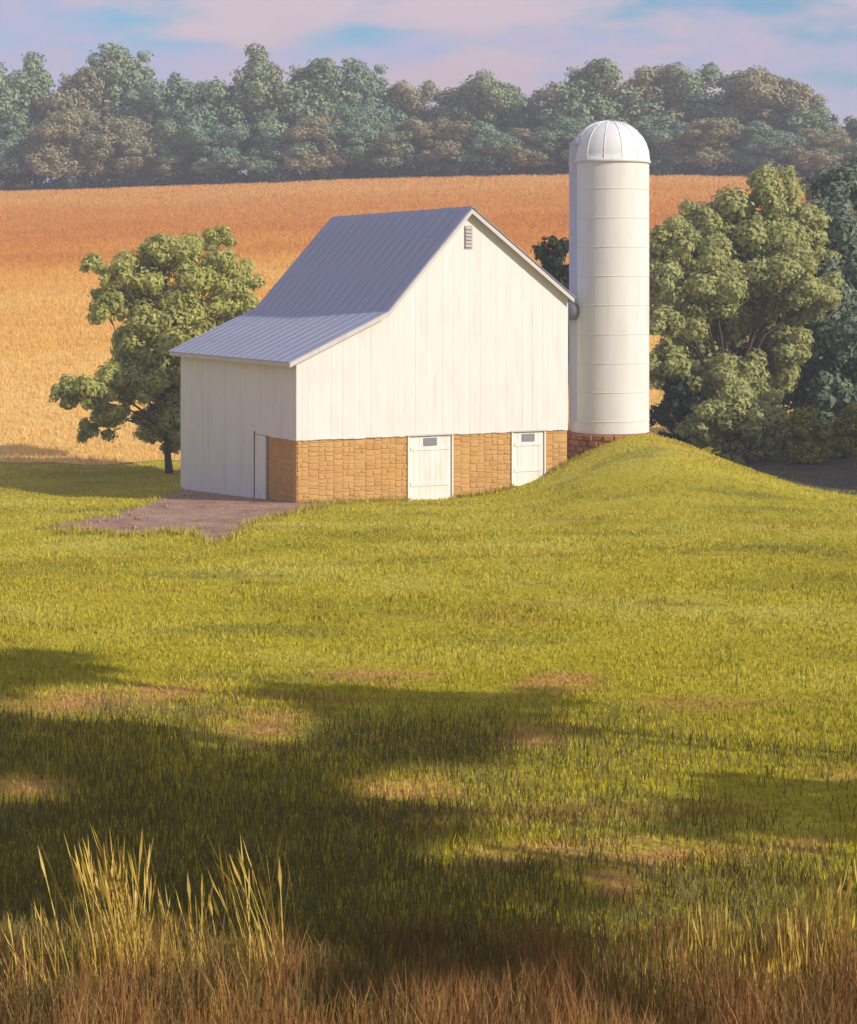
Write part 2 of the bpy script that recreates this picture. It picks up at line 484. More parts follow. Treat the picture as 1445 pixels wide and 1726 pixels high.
# bare barnyard earth in front of the shaded side of the barn
DRY = []
def dry_value(x, y):
    v = np.zeros_like(x)
    for gx, gy, rx, ry in DRY:
        v = np.maximum(v, np.exp(-((x - gx) / rx) ** 2 - ((y - gy) / ry) ** 2))
    return v
def set_dry(me):
    n = len(me.vertices); co = np.empty(n * 3, np.float32); me.vertices.foreach_get('co', co)
    a = me.attributes.new('dry', 'FLOAT', 'POINT')
    a.data.foreach_set('value', dry_value(co[0::3].astype(float), co[1::3].astype(float)).astype(np.float32))
def ground_hit(px, py):
    lo, hi = 6.0, 95.0
    for _ in range(40):
        y = 0.5 * (lo + hi)
        p = at(px, py, y)
        if p.z > gz(p.x, p.y): lo = y
        else: hi = y
    return at(px, py, 0.5 * (lo + hi))
for px, py, rx, ry in ((110, 1185, 70, 26), (430, 1228, 90, 30), (40, 1332, 90, 30), (690, 1332, 130, 26), (270, 1168, 110, 22), (880, 1442, 140, 24), (1110, 1440, 130, 30), (1350, 1425, 90, 20), (1020, 1490, 70, 45), (1440, 1310, 60, 16), (930, 1150, 90, 22), (620, 1140, 120, 16), (900, 1240, 60, 26)):
    p = ground_hit(px, py); p2 = ground_hit(px, py - ry)
    DRY.append((p.x, p.y, rx / FP * p.y, p2.y - p.y))
set_dry(ground.data)
YP = [80, 110, 150, 200, 240, 280, 325, 345, 365, 385, 400, 430, 470, 515, 560, 620]
YT = [889, 881, 876, 868, 852, 838, 815, 815, 815, 815, 815, 815, 818, 830, 838, 840]
YB = [892, 898, 897, 903, 904, 898, 902, 912, 919, 914, 896, 882, 872, 861, 852, 846]
yp = np.arange(80, 621, 3.0)
yt = np.interp(yp, YP, YT) + 1.5 * np.sin(yp * 0.11) * (yp < 300); yb = np.interp(yp, YP, YB) + 1.5 * np.sin(yp * 0.13)
yb = np.maximum(yb, yt + 0.3)
A = np.array([ground_hit(p, q)[:] for p, q in zip(yp, yt)]); B = np.array([ground_hit(p, q)[:] for p, q in zip(yp, yb)])
T = np.linspace(0, 1, 50)[:, None, None]
G = B[None] * (1 - T) + A[None] * T
co = G.reshape(-1, 3); co[:, 2] = hgt(co[:, 0], co[:, 1]) + 0.035
nx = len(yp); nyard = nx; i0 = np.arange(49)[:, None] * nx + np.arange(nx - 1)[None, :]
yard = link_mesh('barnyard_dirt', np_mesh('barnyard_dirt', co, np.stack([i0, i0 + 1, i0 + nx + 1, i0 + nx], -1).reshape(-1, 4)), M_dirt, smooth=True)
def in_yard(x, y):
    rj = np.random.default_rng(77)
    px = 722.5 + FP * x / y + rj.normal(size=len(x)) * 15; py = HY - FP * (hgt(x, y) - ZC) / y + rj.normal(size=len(x)) * 5.0
    return (px > 80) & (px < 620) & (py > np.interp(px, yp, yt)) & (py < np.interp(px, yp, yb))
tag(yard, 'bare brown barnyard earth beside the shaded barn wall', kind='structure')
# clods and small stones lying on the yard
rk = np.random.default_rng(15)
cc, cf = [], []
octa = np.array([(1, 0, 0), (-1, 0, 0), (0, 1, 0), (0, -1, 0), (0, 0, 1), (0, 0, -1)], float)
of = [(0, 2, 4), (2, 1, 4), (1, 3, 4), (3, 0, 4), (2, 0, 5), (1, 2, 5), (3, 1, 5), (0, 3, 5)]
for q in range(520):
    ii = rk.integers(0, nyard - 1); t = rk.random()
    p = B[ii] * (1 - t) + A[ii] * t
    if np.linalg.norm(A[ii] - B[ii]) < 0.2: continue
    r = rk.uniform(0.02, 0.07) * (1.8 if rk.random() < 0.06 else 1)
    v = octa * rk.uniform(0.6, 1.2, (6, 1)) * r * np.array([1.2, 1.0, 0.7]) + np.array([p[0], p[1], gz(p[0], p[1]) + 0.03 + r * 0.25])
    cf += [tuple(len(cc) + w for w in f3) for f3 in of]; cc += [tuple(w) for w in v]
clods = link_mesh('yard_stones', mesh('yard_stones', cc, cf), M_dirt)
tag(clods, 'small stones and clods strewn over the barnyard earth', 'stones', kind='stuff')
# earth track below the right hand trees, ground shade put into its dark colour
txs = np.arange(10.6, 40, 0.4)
trk = draped('shade_toned_track', txs, lambda x: np.interp(x, [10.6, 13, 17, 40], [79.5, 76.5, 71.5, 60]) + 0.3 * np.sin(x * 1.7), lambda x: np.interp(x, [10.6, 13, 17, 40], [84.0, 93, 96, 92]) + 0.4 * np.sin(x * 1.1), 30, 0.035, M_track)
tag(trk, 'earth track below the right hand trees with shade put into its colour', kind='structure')

# ------------------------------------------------------------------ barn
UX, UY = 0.8877, 0.4604
CX, CY = -4.82, 70.0
DEP = 12.2
WID = 11.6
ZB = 2.37                      # top of the stone footing
BR = math.atan2(UY, UX)
barn = empty('barn', (CX, CY, 0), BR)
tag(barn, 'white bank barn with blue grey roof on an ochre stone footing', 'barn')
def barn_world(s, d): return CX + UX * s - UY * d, CY + UY * s + UX * d
PROF = [(0.0, 5.30), (3.62, 6.95), (7.16, 10.85), (11.6, 7.52)]
def prof(s): return float(np.interp(s, [a for a, _ in PROF], [b for _, b in PROF]))

# gable end facing the viewer
gb = MB().prism([(0.02, ZB)] + [(s, z - 0.04) for s, z in PROF] + [(WID - 0.0, ZB)], 0.04, 0.16)
gable = gb.build('gable_wall', M_core, barn)
nb = 50
for i in range(nb):
    a, b = i * WID / nb + 0.0015, (i + 1) * WID / nb - 0.0015
    if i == 0: a = 0.0
    tops = [(b, prof(b) - 0.03)] + [(s, z - 0.03) for s, z in reversed(PROF) if a < s < b] + [(a, prof(a) - 0.03)]
    z0 = ZB - 0.05 - random.random() * 0.03
    MB().prism([(a, z0), (b, z0)] + tops, -0.005 - random.random() * 0.009, 0.035).build('siding_board', M_white, gable)
# louvred vent under the ridge
vent = MB().box(6.98, 7.30, -0.05, -0.015, 9.38, 10.26).build('gable_vent', M_vent, gable)
for q in range(6):
    z = 9.44 + q * 0.135
    MB().prism([(-0.10, z), (-0.055, z + 0.09), (-0.05, z + 0.10), (-0.09, z)], 7.0, 7.28, 'x').build('louvre', M_vent, barn).parent = vent
# shaded side wall
sw = MB().box(0.04, 0.16, 0.02, DEP, ZB, 5.26).box(0.04, 0.16, 2.83, DEP, -1.3, ZB - 0.003).build('side_wall', M_core, barn)
nb = 52
for i in range(nb):
    a, b = i * DEP / nb + 0.0015, (i + 1) * DEP / nb - 0.0015
    if 2.85 < (a + b) / 2 < 4.0:
        z0 = 2.30
    else:
        z0 = ZB - 0.06 - random.random() * 0.03 if b < 2.9 else -1.2
    MB().box(-0.008 - random.random() * 0.009, 0.035, a, b, z0, 5.24).build('siding_board', M_white, sw)
sd = MB().box(-0.004, 0.03, 2.88, 3.95, -0.25, 2.27).build('side_door', M_door, barn)
for i in range(5):
    MB().box(-0.024, -0.006, 2.89 + i * 0.212, 2.89 + i * 0.212 + 0.205, -0.24, 2.26).build('door_plank', M_door, sd)
MB().box(-0.055, -0.025, 3.93, 3.99, -0.25, 2.4).build('door_jamb', M_hood, sd)
# far and right walls
MB().box(0.05, WID - 0.2, DEP - 0.16, DEP, -1.4, 5.2).build('rear_wall', M_white, barn)
MB().prism([(0.05, 5.2)] + [(s, z - 0.05) for s, z in PROF] + [(WID, 5.2)], DEP - 0.16, DEP).build('rear_gable', M_white, barn)
MB().box(WID - 0.16, WID, 0.17, DEP - 0.17, -0.4, 7.46).build('end_wall', M_white, barn)
for q in range(49):
    a = 0.2 + q * 0.24
    MB().box(WID + 0.001, WID + 0.02, a, a + 0.234, 1.2, 7.42).build('siding_board', M_white, bpy.data.objects['end_wall'])

# stone footing: mortar bed and single stones
def stone_mesh(seed):
    r = random.Random(seed)
    j = lambda a: (r.random() - 0.5) * a
    back = [(0, 0, 0), (1, 0, 0), (1, 0, 1), (0, 0, 1)]
    mid = [(0.0 + r.random() * 0.03, -0.5, 0.0 + r.random() * 0.06), (1 - r.random() * 0.03, -0.5, r.random() * 0.06), (1 - r.random() * 0.03, -0.5, 1 - r.random() * 0.06), (r.random() * 0.03, -0.5, 1 - r.random() * 0.06)]
    fr = [(0.10 + j(0.08), -1 + j(0.3), 0.16 + j(0.12)), (0.90 + j(0.08), -1 + j(0.3), 0.16 + j(0.12)), (0.90 + j(0.08), -1 + j(0.3), 0.84 + j(0.12)), (0.10 + j(0.08), -1 + j(0.3), 0.84 + j(0.12))]
    v = back + mid + fr
    f = [(8, 9, 10, 11)]
    for b in (0, 4):
        for i in range(4):
            k2 = (i + 1) % 4
            f.append((b + i, b + k2, b + 4 + k2, b + 4 + i))
    return mesh('stone', v, f)
STONES = [stone_mesh(i) for i in range(8)]
def stone_rows(parent, s0, s1, z0, z1, place, mat, rows):
    """uncoursed rubble: split the face until the pieces are stone sized"""
    todo, done = [(s0, s1, z0, z1)], []
    while todo:
        a, b, c, d = todo.pop()
        w, h = b - a, d - c
        if w > 0.72 or (w > 0.45 and w > 1.9 * h):
            t = a + w * random.uniform(0.36, 0.64); todo += [(a, t, c, d), (t, b, c, d)]
        elif h > 0.36 or (h > 0.24 and random.random() < 0.6):
            t = c + h * random.uniform(0.34, 0.66); todo += [(a, b, c, t), (a, b, t, d)]
        else: done.append((a, b, c, d))
    for a, b, c, d in done:
        me = STONES[random.randrange(8)]
        if not me.materials: me.materials.append(mat)
        o = bpy.data.objects.new('stone', me); COL.objects.link(o); o.parent = parent
        o.material_slots[0].link = 'OBJECT'; o.material_slots[0].material = mat
        e = random.uniform(0.0, 0.012)
        place(o, a + 0.007 + e, c + 0.007 + e * 0.5, b - a - 0.014 - e, d - c - 0.014 - e)
        o.rotation_euler.y = random.uniform(-0.04, 0.04)
D1, D2 = (4.62, 6.44), (9.12, 10.53)
ft = MB()
for a, b in ((0.05, D1[0]), (D1[1], D2[0]), (D2[1], WID)):
    ft.box(a, b, 0.075, 0.45, -0.6, ZB - 0.002)
footing = ft.build('stone_footing', M_mortar, barn)
def front(o, s, z, w, h): o.location = (s, 0.078, z); o.scale = (w, random.uniform(0.016, 0.034), h)
stone_rows(footing, 0.0, D1[0], -0.25, ZB - 0.03, front, M_stone, 10)
stone_rows(footing, D1[1], D2[0], -0.25, ZB - 0.03, front, M_stone, 10)
stone_rows(footing, D2[1], WID, 0.1, ZB - 0.03, front, M_stone, 9)
pier = MB().box(0.0751, 0.45, 0.46, 2.82, -0.6, ZB - 0.002).build('stone_return', M_mortar, barn)
def side(o, s, z, w, h): o.rotation_euler = (0, 0, -math.pi / 2); o.location = (0.078, 2.82 - s, z); o.scale = (w, random.uniform(0.016, 0.034), h)
stone_rows(pier, 0.0, 2.80, -0.25, ZB - 0.03, side, M_stone, 10)

# white plank doors in the footing, each with a small dark light at the top
for (a, b), zb in ((D1, -0.15), (D2, 0.2)):
    dr = MB().box(a, b, 0.10, 0.16, zb, ZB - 0.06).build('footing_door', M_door, barn)
    n = 8 if a < 5 else 6
    for i in range(n):
        w = (b - a) / n
        MB().box(a + i * w + 0.004, a + (i + 1) * w - 0.004, 0.065 - random.random() * 0.008, 0.099, zb, ZB - 0.08).build('door_plank', M_door, dr)
    for z in (zb + 0.55, 1.75):
        MB().box(a + 0.08, b - 0.08, 0.035, 0.055, z, z + 0.14).build('door_rail', M_door, dr)
    c = a + (b - a) * 0.5
    MB().box(c - 0.28, c + 0.28, 0.03, 0.052, ZB - 0.45, ZB - 0.16).build('door_light', M_pane, dr)
    MB().box(a - 0.06, a - 0.002, 0.0, 0.2, zb, ZB - 0.07).build('door_jamb', M_door, dr)
    MB().box(b + 0.002, b + 0.06, 0.0, 0.2, zb, ZB - 0.07).build('door_jamb', M_door, dr)
    MB().box(a - 0.10, b + 0.10, -0.04, 0.2, ZB - 0.065, ZB - 0.004).build('lintel', M_trim, dr)

# roof: deck, then single metal sheets with standing seams
def slope_pts(k2):
    (s0, z0), (s1, z1) = PROF[k2], PROF[k2 + 1]
    return s0, z0, s1, z1
PR = [(-0.38, 5.30 - 0.38 * (1.65 / 3.62)), (3.62, 6.95), (7.16, 10.85), (11.72, 7.52 - 0.12 * 0.75)]
dk = MB()
dk.prism([(s, z + 0.06) for s, z in PR] + [(s, z - 0.01) for s, z in reversed(PR)], -0.26, DEP + 0.26)
roof = dk.build('roof', M_trim, barn)
NP = 17
for k2 in range(3):
    (s0, z0), (s1, z1) = PR[k2], PR[k2 + 1]
    ln = math.hypot(s1 - s0, z1 - z0); ang = math.atan2(z1 - z0, s1 - s0)
    w = (DEP + 0.66) / NP
    m0 = MB().box(-0.03, ln + 0.02, 0.0, w - 0.03, 0.0, 0.022)
    m0.box(-0.03, ln + 0.02, w - 0.024, w - 0.001, 0.0, 0.036)
    me = None
    for i in range(NP):
        if me is None:
            o = m0.build('roof_sheet', M_roof, roof); me = o.data
        else:
            o = link_mesh('roof_sheet', me, M_roof, roof)
        nx, nz = -math.sin(ang), math.cos(ang)
        o.location = (s0 + nx * 0.062, -0.33 + i * w, z0 + 0.062 + (nz - 1) * 0.0 + (0.004 if k2 == 1 else 0.0))
        o.rotation_euler = (0, -ang, 0)
# ridge cap, rake boards, eave board
MB().prism([(7.16 - 0.22, 10.85 - 0.10), (7.16, 10.85 + 0.15), (7.16 + 0.24, 10.85 - 0.03), (7.16, 10.85 + 0.11)], -0.35, DEP + 0.35).build('ridge_cap', M_roof, roof)
for k2 in range(3):
    (s0, z0), (s1, z1) = PR[k2], PR[k2 + 1]
    MB().prism([(s0, z0 + 0.05), (s1, z1 + 0.05), (s1, z1 - 0.13), (s0, z0 - 0.13)], -0.29, -0.262).build('rake_board', M_trim, roof)
MB().box(-0.41, -0.382, -0.26, DEP + 0.26, PR[0][1] - 0.10, PR[0][1] + 0.055).build('eave_board', M_trim, roof)

# ------------------------------------------------------------------ silo
SX, SY, SR = 7.27, 77.0, 1.58
sz0 = 2.0
silo = empty('silo', (SX, SY, 0))
tag(silo, 'tall white silo with rounded metal dome standing beside the barn', 'silo')
Z1 = ZC + (HY - 272) / FP * SY     # foot of the dome
MB().lathe([(SR, sz0 + 0.12), (SR, Z1)], 56).build('shell', M_silo, silo, True)
dome_prof = [(SR + 0.05, Z1 - 0.06), (SR + 0.05, Z1 + 0.03)] + [((SR + 0.02) * math.cos(t) ** 0.9, Z1 + 0.04 + 1.58 * math.sin(t)) for t in np.linspace(0.0, math.pi / 2 - 0.02, 12)] + [(0.001, Z1 + 0.04 + 1.58)]
dome = MB().lathe(dome_prof, 56).build('dome', M_dome, silo, True)
for q in range(14):
    t0 = 2 * math.pi * q / 14
    pts = [((SR + 0.025) * math.cos(t) ** 0.9 * math.cos(t0), (SR + 0.025) * math.cos(t) ** 0.9 * math.sin(t0), Z1 + 0.045 + 1.585 * math.sin(t)) for t in np.linspace(0.02, 1.5, 8)]
    MB().tube(pts, 0.018, 5).build('dome_seam', M_dome, dome)
rim = MB().lathe([(SR + 0.005, Z1 - 0.10), (SR + 0.075, Z1 - 0.09), (SR + 0.075, Z1 - 0.03), (SR + 0.005, Z1 - 0.02)], 56).build('rim', M_trim, silo)
hz = sz0 + 0.6
hoop_me = None
while hz < Z1 - 0.4:
    if hoop_me is None:
        hb = MB().lathe([(SR + 0.001, -0.02), (SR + 0.016, -0.012), (SR + 0.016, 0.012), (SR + 0.001, 0.02)], 56).build('hoop', M_iron, silo); hoop_me = hb.data
    else:
        hb = link_mesh('hoop', hoop_me, M_iron, silo)
    hb.location.z = hz
    hz += 1.15
# half round chute up the shaded side, hooded at the top
ca = math.radians(196)
ccx, ccy = (SR - 0.40) * math.cos(ca), (SR - 0.40) * math.sin(ca)
ch = MB().lathe([(0.52, sz0 + 0.6), (0.52, Z1 + 0.30), (0.49, Z1 + 0.55), (0.40, Z1 + 0.78), (0.24, Z1 + 0.95), (0.04, Z1 + 1.02)], 20, ccx, ccy).build('chute', M_chute, silo, True)
for q in range(9):
    z = sz0 + 2.0 + q * 1.2
    MB().lathe([(0.521, z), (0.532, z + 0.01), (0.532, z + 0.05), (0.521, z + 0.06)], 20, ccx, ccy).build('chute_band', M_chute, ch)
# link hood from chute to the barn eave
lk = MB()
lk.tube([(ccx - 0.1, ccy - 0.1, 6.9), (ccx - 0.62, ccy - 0.5, 7.0)], [0.40, 0.36], 12)
lk.build('link_hood', M_hood, silo, True)
# rusty stone ring under the silo
fr = MB().lathe([(SR + 0.02, 0.4), (SR + 0.10, 0.4), (SR + 0.10, sz0 + 0.10), (SR - 0.2, sz0 + 0.118)], 40).build('footing_ring', M_silo_stone, silo)
nst = 26
for r in range(5):
    for q in range(nst):
        t = 2 * math.pi * (q + 0.5 * (r % 2)) / nst
        if math.sin(t) > 0.35: continue
        o = bpy.data.objects.new('stone', STONES[random.randrange(8)]); COL.objects.link(o); o.parent = fr
        o.material_slots[0].link = 'OBJECT'; o.material_slots[0].material = M_silo_stone
        w = 2 * math.pi * (SR + 0.1) / nst
        rr = SR + 0.08
        tx, ty = -math.sin(t), math.cos(t)
        o.rotation_euler = (0, 0, t + math.pi / 2)
        o.location = (rr * math.cos(t) - tx * w / 2 * 1, rr * math.sin(t) - ty * w / 2, sz0 + 0.09 - (r + 1) * 0.24)
        o.scale = (w * 0.96, random.uniform(0.06, 0.13), 0.23)

# ------------------------------------------------------------------ trees
def leaf_cloud(blobs, size, dens, seed, sub=9, flat=0.75, zs=0.85):
    """leaf sized quads spread round sub clumps of each blob (centre, radius)"""
    rg = np.random.default_rng(seed)
    C, R = [], []
    for c, r in blobs:
        c = np.array(c)
        d = rg.normal(size=(sub, 3)); d /= np.linalg.norm(d, axis=1)[:, None]
        rr = r * rg.uniform(0.45, 0.95, sub)
        for dd, q in zip(d, rr):
            C.append(c + dd * q * np.array([1, 1, flat])); R.append(r * rg.uniform(0.26, 0.46))
        C.append(c); R.append(r * 0.55)
    C, R = np.array(C), np.array(R)
    cnt = np.maximum(8, (dens * R ** 2 / size ** 2)).astype(int)
    idx = np.repeat(np.arange(len(C)), cnt)
    n = len(idx)
    d = rg.normal(size=(n, 3)); d /= np.linalg.norm(d, axis=1)[:, None]
    rad = rg.uniform(0.65, 1.0, n) ** 0.6 * (1 + 0.20 * rg.normal(size=n).clip(-1, 1.6))
    p = C[idx] + d * (R[idx] * rad)[:, None] * np.array([1.05, 1.05, zs])
    nrm = d * 1.0 + rg.normal(size=(n, 3)) * 0.24 + np.array([0, 0, 0.25])
    nrm /= np.linalg.norm(nrm, axis=1)[:, None]
    t = np.cross(nrm, rg.normal(size=(n, 3))); t /= np.linalg.norm(t, axis=1)[:, None]
    b = np.cross(nrm, t)
    s = size * rg.uniform(0.55, 1.25, n)[:, None]
    droop = nrm * s * 0.18
    co = np.stack([p - t * s * 0.62, p + b * s * 0.36 + droop, p + t * s * 0.62, p - b * s * 0.36 + droop], 1).reshape(-1, 3)
    f = np.arange(n * 4).reshape(n, 4)
    return co, f

def limb_mesh(base, blobs, r0, fork, seed):
    rg = random.Random(seed)
    mb = MB()
    base = Vector(base)
    top = Vector(fork)
    mid = base.lerp(top, 0.5) + Vector((rg.uniform(-.15, .15), rg.uniform(-.15, .15), 0)) * r0 * 3
    mb.tube([base - Vector((0, 0, 0.4)), base + Vector((0, 0, 0.12)), mid, top], [r0 * 1.6, r0 * 1.15, r0 * 0.9, r0 * 0.72], 9)
    for c, r in blobs:
        c = Vector(c)
        if (c - top).length < 0.3: continue
        m = top.lerp(c, 0.5) + Vector((rg.uniform(-1, 1), rg.uniform(-1, 1), rg.uniform(0.0, 1))) * 0.12 * (c - top).length
        w = r0 * 0.45
        st = top.lerp(base, rg.uniform(0.0, 0.15))
        mb.tube([st, m, c], [w, w * 0.6, w * 0.2], 6, False)
        for q in range(2):
            e = c + Vector((rg.uniform(-1, 1), rg.uniform(-1, 1), rg.uniform(-.3, 1))) * r * 0.8
            mb.tube([m.lerp(c, 0.6), e], [w * 0.35, w * 0.1], 5, False)
    return mb

def tree(name, base, blobs, leaf, size, dens, r0, fork_z, seed, label, cat='tree', group=None, sub=12, flat=0.85, zs=0.85):
    base = Vector(base)
    root = empty(name, base)
    tag(root, label, cat, group)
    rel = [(tuple(Vector(c) - base), r) for c, r in blobs]
    cx = sum(c[0] * r for c, r in rel) / sum(r for _, r in rel); cy = sum(c[1] * r for c, r in rel) / sum(r for _, r in rel)
    limb_mesh((0, 0, 0), rel, r0, (cx * 0.35, cy * 0.35, fork_z) if name != 'shade_tree' else (0, 0, fork_z), seed).build('trunk', M_bark, root, True)
    co, f = leaf_cloud(rel, size, dens, seed, sub, flat, zs)
    link_mesh('crown', np_mesh('crown', co, f), leaf, root)
    return root

def px_blobs(lst, y, depth, seed, skew=0.0, px0=0.0):
    """crown lobes from photograph position and radius; each gets its own depth"""
    rg = random.Random(seed)
    out = []
    for px, py, r in lst:
        yy = y + rg.uniform(-depth, depth) + skew * (px - px0) / 100.0
        out.append((tuple(at(px, py, yy)), 1.08 * r / FP * yy))
    return out

# tree behind the shaded side of the barn
ly = 91.5
bl = [(300, 425, 45), (365, 402, 24), (262, 410, 26), (245, 475, 58), (163, 447, 20), (195, 458, 26), (345, 470, 55), (180, 512, 34), (405, 470, 30), (285, 535, 62), (345, 545, 55),
      (400, 520, 36), (228, 590, 50), (215, 645, 48), (112, 660, 26), (155, 655, 34), (285, 620, 60), (310, 670, 55), (188, 705, 34), (150, 726, 20), (262, 708, 38), (300, 712, 30), (285, 735, 26), (320, 728, 30), (325, 620, 50)]
bx = at(285, 600, ly).x
tree('leafy_tree', (bx, ly, gz(bx, ly)), px_blobs(bl, ly, 1.2, 3, 2.2, 285.0), L_left, 0.20, 40, 0.17, 2.2, 21,
     'spreading olive green tree left of the barn, half hidden by its roof')
# tree glimpsed between barn and silo, its shade put into dark leaf colour
dy = 90.0
bl = [(935, 425, 26), (948, 470, 32), (925, 452, 20), (960, 520, 40), (940, 560, 40), (985, 470, 34)]
bx = at(955, 600, dy).x
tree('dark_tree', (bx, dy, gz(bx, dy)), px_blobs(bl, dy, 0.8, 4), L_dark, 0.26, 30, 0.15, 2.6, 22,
     'small tree, shade put into its dark green leaves, showing in the gap between barn roof and silo')
# light sage tree right of the silo
ry = 93.0
bl = [(1300, 318, 42), (1275, 385, 66), (1340, 390, 48), (1180, 412, 52), (1135, 440, 40), (1235, 470, 88), (1335, 465, 52), (1150, 520, 60), (1270, 560, 84), (1345, 520, 44), (1180, 590, 62), (1330, 590, 38),
      (1240, 640, 60), (1128, 600, 36), (1285, 650, 50), (1215, 700, 42), (1290, 700, 40), (1200, 480, 60), (1300, 470, 60), (1240, 545, 62), (1125, 500, 38), (1385, 500, 42), (1365, 430, 40), (1210, 640, 50), (1160, 650, 44), (1112, 470, 32), (1112, 545, 34), (1118, 420, 24), (1108, 620, 30), (1140, 398, 34), (1185, 368, 34), (1235, 355, 30)]
bx = at(1225, 600, ry).x
tree('sage_tree', (bx, ry, gz(bx, ry)), px_blobs(bl, ry, 2.2, 5, 1.4, 1240.0), L_right, 0.22, 40, 0.24, 2.6, 23,
     'big pale sage green tree right of the silo')
# darker blue green trees at the right edge
ry2 = 97.0
bl = [(1400, 390, 50), (1440, 440, 60), (1385, 470, 52), (1430, 530, 70), (1390, 570, 60), (1470, 600, 70), (1400, 650, 66), (1455, 690, 60), (1370, 690, 44), (1490, 480, 60), (1368, 600, 50), (1372, 535, 44), (1340, 650, 46)]
bx = at(1430, 600, ry2).x
tree('blue_green_tree', (bx, ry2, gz(bx, ry2)), px_blobs(bl, ry2, 2.2, 6), L_teal, 0.30, 28, 0.22, 2.4, 24,
     'dark blue green tree at the right edge behind the pale sage tree')
ry3 = 112.0
bl = [(1385, 318, 34), (1420, 300, 34), (1445, 330, 40), (1405, 350, 40), (1470, 300, 46), (1480, 380, 60), (1440, 420, 60)]
bx = at(1435, 600, ry3).x
tree('brown_green_tree', (bx, ry3, gz(bx, ry3)), px_blobs(bl, ry3, 1.8, 7), L_teal, 0.34, 26, 0.2, 3.5, 25,
     'dark tree top rising above the blue green tree at the right edge')

def bush(name, lst, y, depth, leaf, size, dens, seed, label):
    b = px_blobs(lst, y, depth, seed)
    c = sum((Vector(p) for p, _ in b), Vector()) / len(b)
    w0 = min(p[0] for p, _ in b); w1 = max(p[0] for p, _ in b)
    for q in range(5):
        xq = w0 + (w1 - w0) * q / 4; zq = gz(xq, y)
        b.append(((xq, y + 0.3 * math.sin(q * 2.1), zq + 0.35), 0.5)); b.append(((xq, y, 0.5 * (zq + c.z)), 0.5))
    return tree(name, (c.x, y, gz(c.x, y)), b, leaf, size, dens, 0.05, 0.4, seed, label, 'bush', sub=7)
bush('lime_bush', [(1362, 706, 22), (1345, 722, 18), (1385, 725, 20), (1365, 735, 18)], 88.0, 0.4, L_lime, 0.17, 34, 31, 'small lime green bush in front of the dark trees at right')
bush('sage_bush', [(1215, 700, 40), (1260, 690, 44), (1180, 715, 30), (1240, 725, 36), (1300, 715, 32)], 89.0, 0.7, L_right, 0.2, 34, 32, 'low pale green bush at the foot of the sage tree')
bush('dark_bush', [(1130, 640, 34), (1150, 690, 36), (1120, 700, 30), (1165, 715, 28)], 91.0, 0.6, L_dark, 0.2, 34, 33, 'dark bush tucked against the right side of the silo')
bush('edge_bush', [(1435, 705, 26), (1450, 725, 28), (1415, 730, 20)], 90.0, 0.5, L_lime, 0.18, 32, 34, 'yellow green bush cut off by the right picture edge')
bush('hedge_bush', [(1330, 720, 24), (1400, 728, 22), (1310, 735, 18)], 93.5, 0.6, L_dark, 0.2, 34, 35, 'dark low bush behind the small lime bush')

# far wood along the hill crest: a few crown shapes, then copies
def crown_variant(seed, n=13):
    rg = random.Random(seed)
    b = []
    for i in range(n):
        u = rg.random(); a = rg.uniform(0, 2 * math.pi)
        z = 0.2 + 0.60 * u
        wr = 0.30 * math.sin(math.pi * min(1, max(0.12, (z - 0.12) / 0.92))) + 0.03
        rr = wr * math.sqrt(rg.random()) * 0.95
        b.append(((rr * math.cos(a), rr * math.sin(a), z), rg.uniform(0.15, 0.23)))
    b.append(((0.0, 0.0, 0.82), 0.17)); b.append(((0, 0, 0.55), 0.22)); b.append(((0.12, -0.1, 0.3), 0.18)); b.append(((-0.14, -0.06, 0.28), 0.18))
    return b
VAR = []
for i in range(5):
    b = crown_variant(100 + i)
    co, f = leaf_cloud(b, 0.030, 24, 60 + i, 10, 0.85)
    cm = np_mesh('far_crown', co, f)
    cm.materials.append(L_far[0])
    mb = limb_mesh((0, 0, 0), b, 0.018, (0, 0, 0.24), i)
    tm = mesh('far_trunk', mb.v, mb.f); tm.materials.append(M_bark)
    VAR.append((cm, tm))
ORD = ['first', 'second', 'third', 'fourth', 'fifth', 'sixth', 'seventh', 'eighth', 'ninth', 'tenth', 'eleventh', 'twelfth', 'thirteenth', 'fourteenth', 'fifteenth', 'sixteenth', 'seventeenth', 'eighteenth', 'nineteenth', 'twentieth']
TONE = ['grey green', 'brownish olive', 'teal green']
def far_tree(px, top, wpx, y, tone, var, label, group, name):
    x = (px - 722.5) / FP * y
    z0 = gz(x, y)
    h = ZC + (HY - top) / FP * y - z0
    w = wpx / FP * y / 0.8
    root = empty(name, (x, y, z0), random.uniform(0, 6.28))
    root.scale = (w, w, h / 0.98)
    tag(root, label, 'tree', group)
    cm, tm = VAR[var % 5]
    o = link_mesh('trunk', tm, None, root)
    o = link_mesh('crown', cm, None, root)
    o.material_slots[0].link = 'OBJECT'; o.material_slots[0].material = L_far[tone]
tall = [(-25, 98, 140, 0), (60, 88, 150, 0), (140, 104, 120, 1), (222, 80, 150, 0), (305, 118, 110, 2), (372, 140, 100, 0), (440, 74, 150, 0), (535, 90, 150, 0), (622, 104, 130, 2), (710, 132, 120, 1), (808, 120, 130, 0), (888, 158, 100, 2),
        (1005, 92, 160, 0), (1095, 112, 140, 1), (1180, 102, 160, 0), (1285, 114, 150, 1), (1375, 160, 130, 0), (1455, 190, 130, 0)]
for i, (px, top, w, tone) in enumerate(tall):
    far_tree(px, top, w * 1.15, 274 + random.uniform(-3, 4), tone, i, f'tall {TONE[tone]} tree in the far wood, {ORD[i]} crown from the left', 'tall trees of the far wood', 'far_tree')
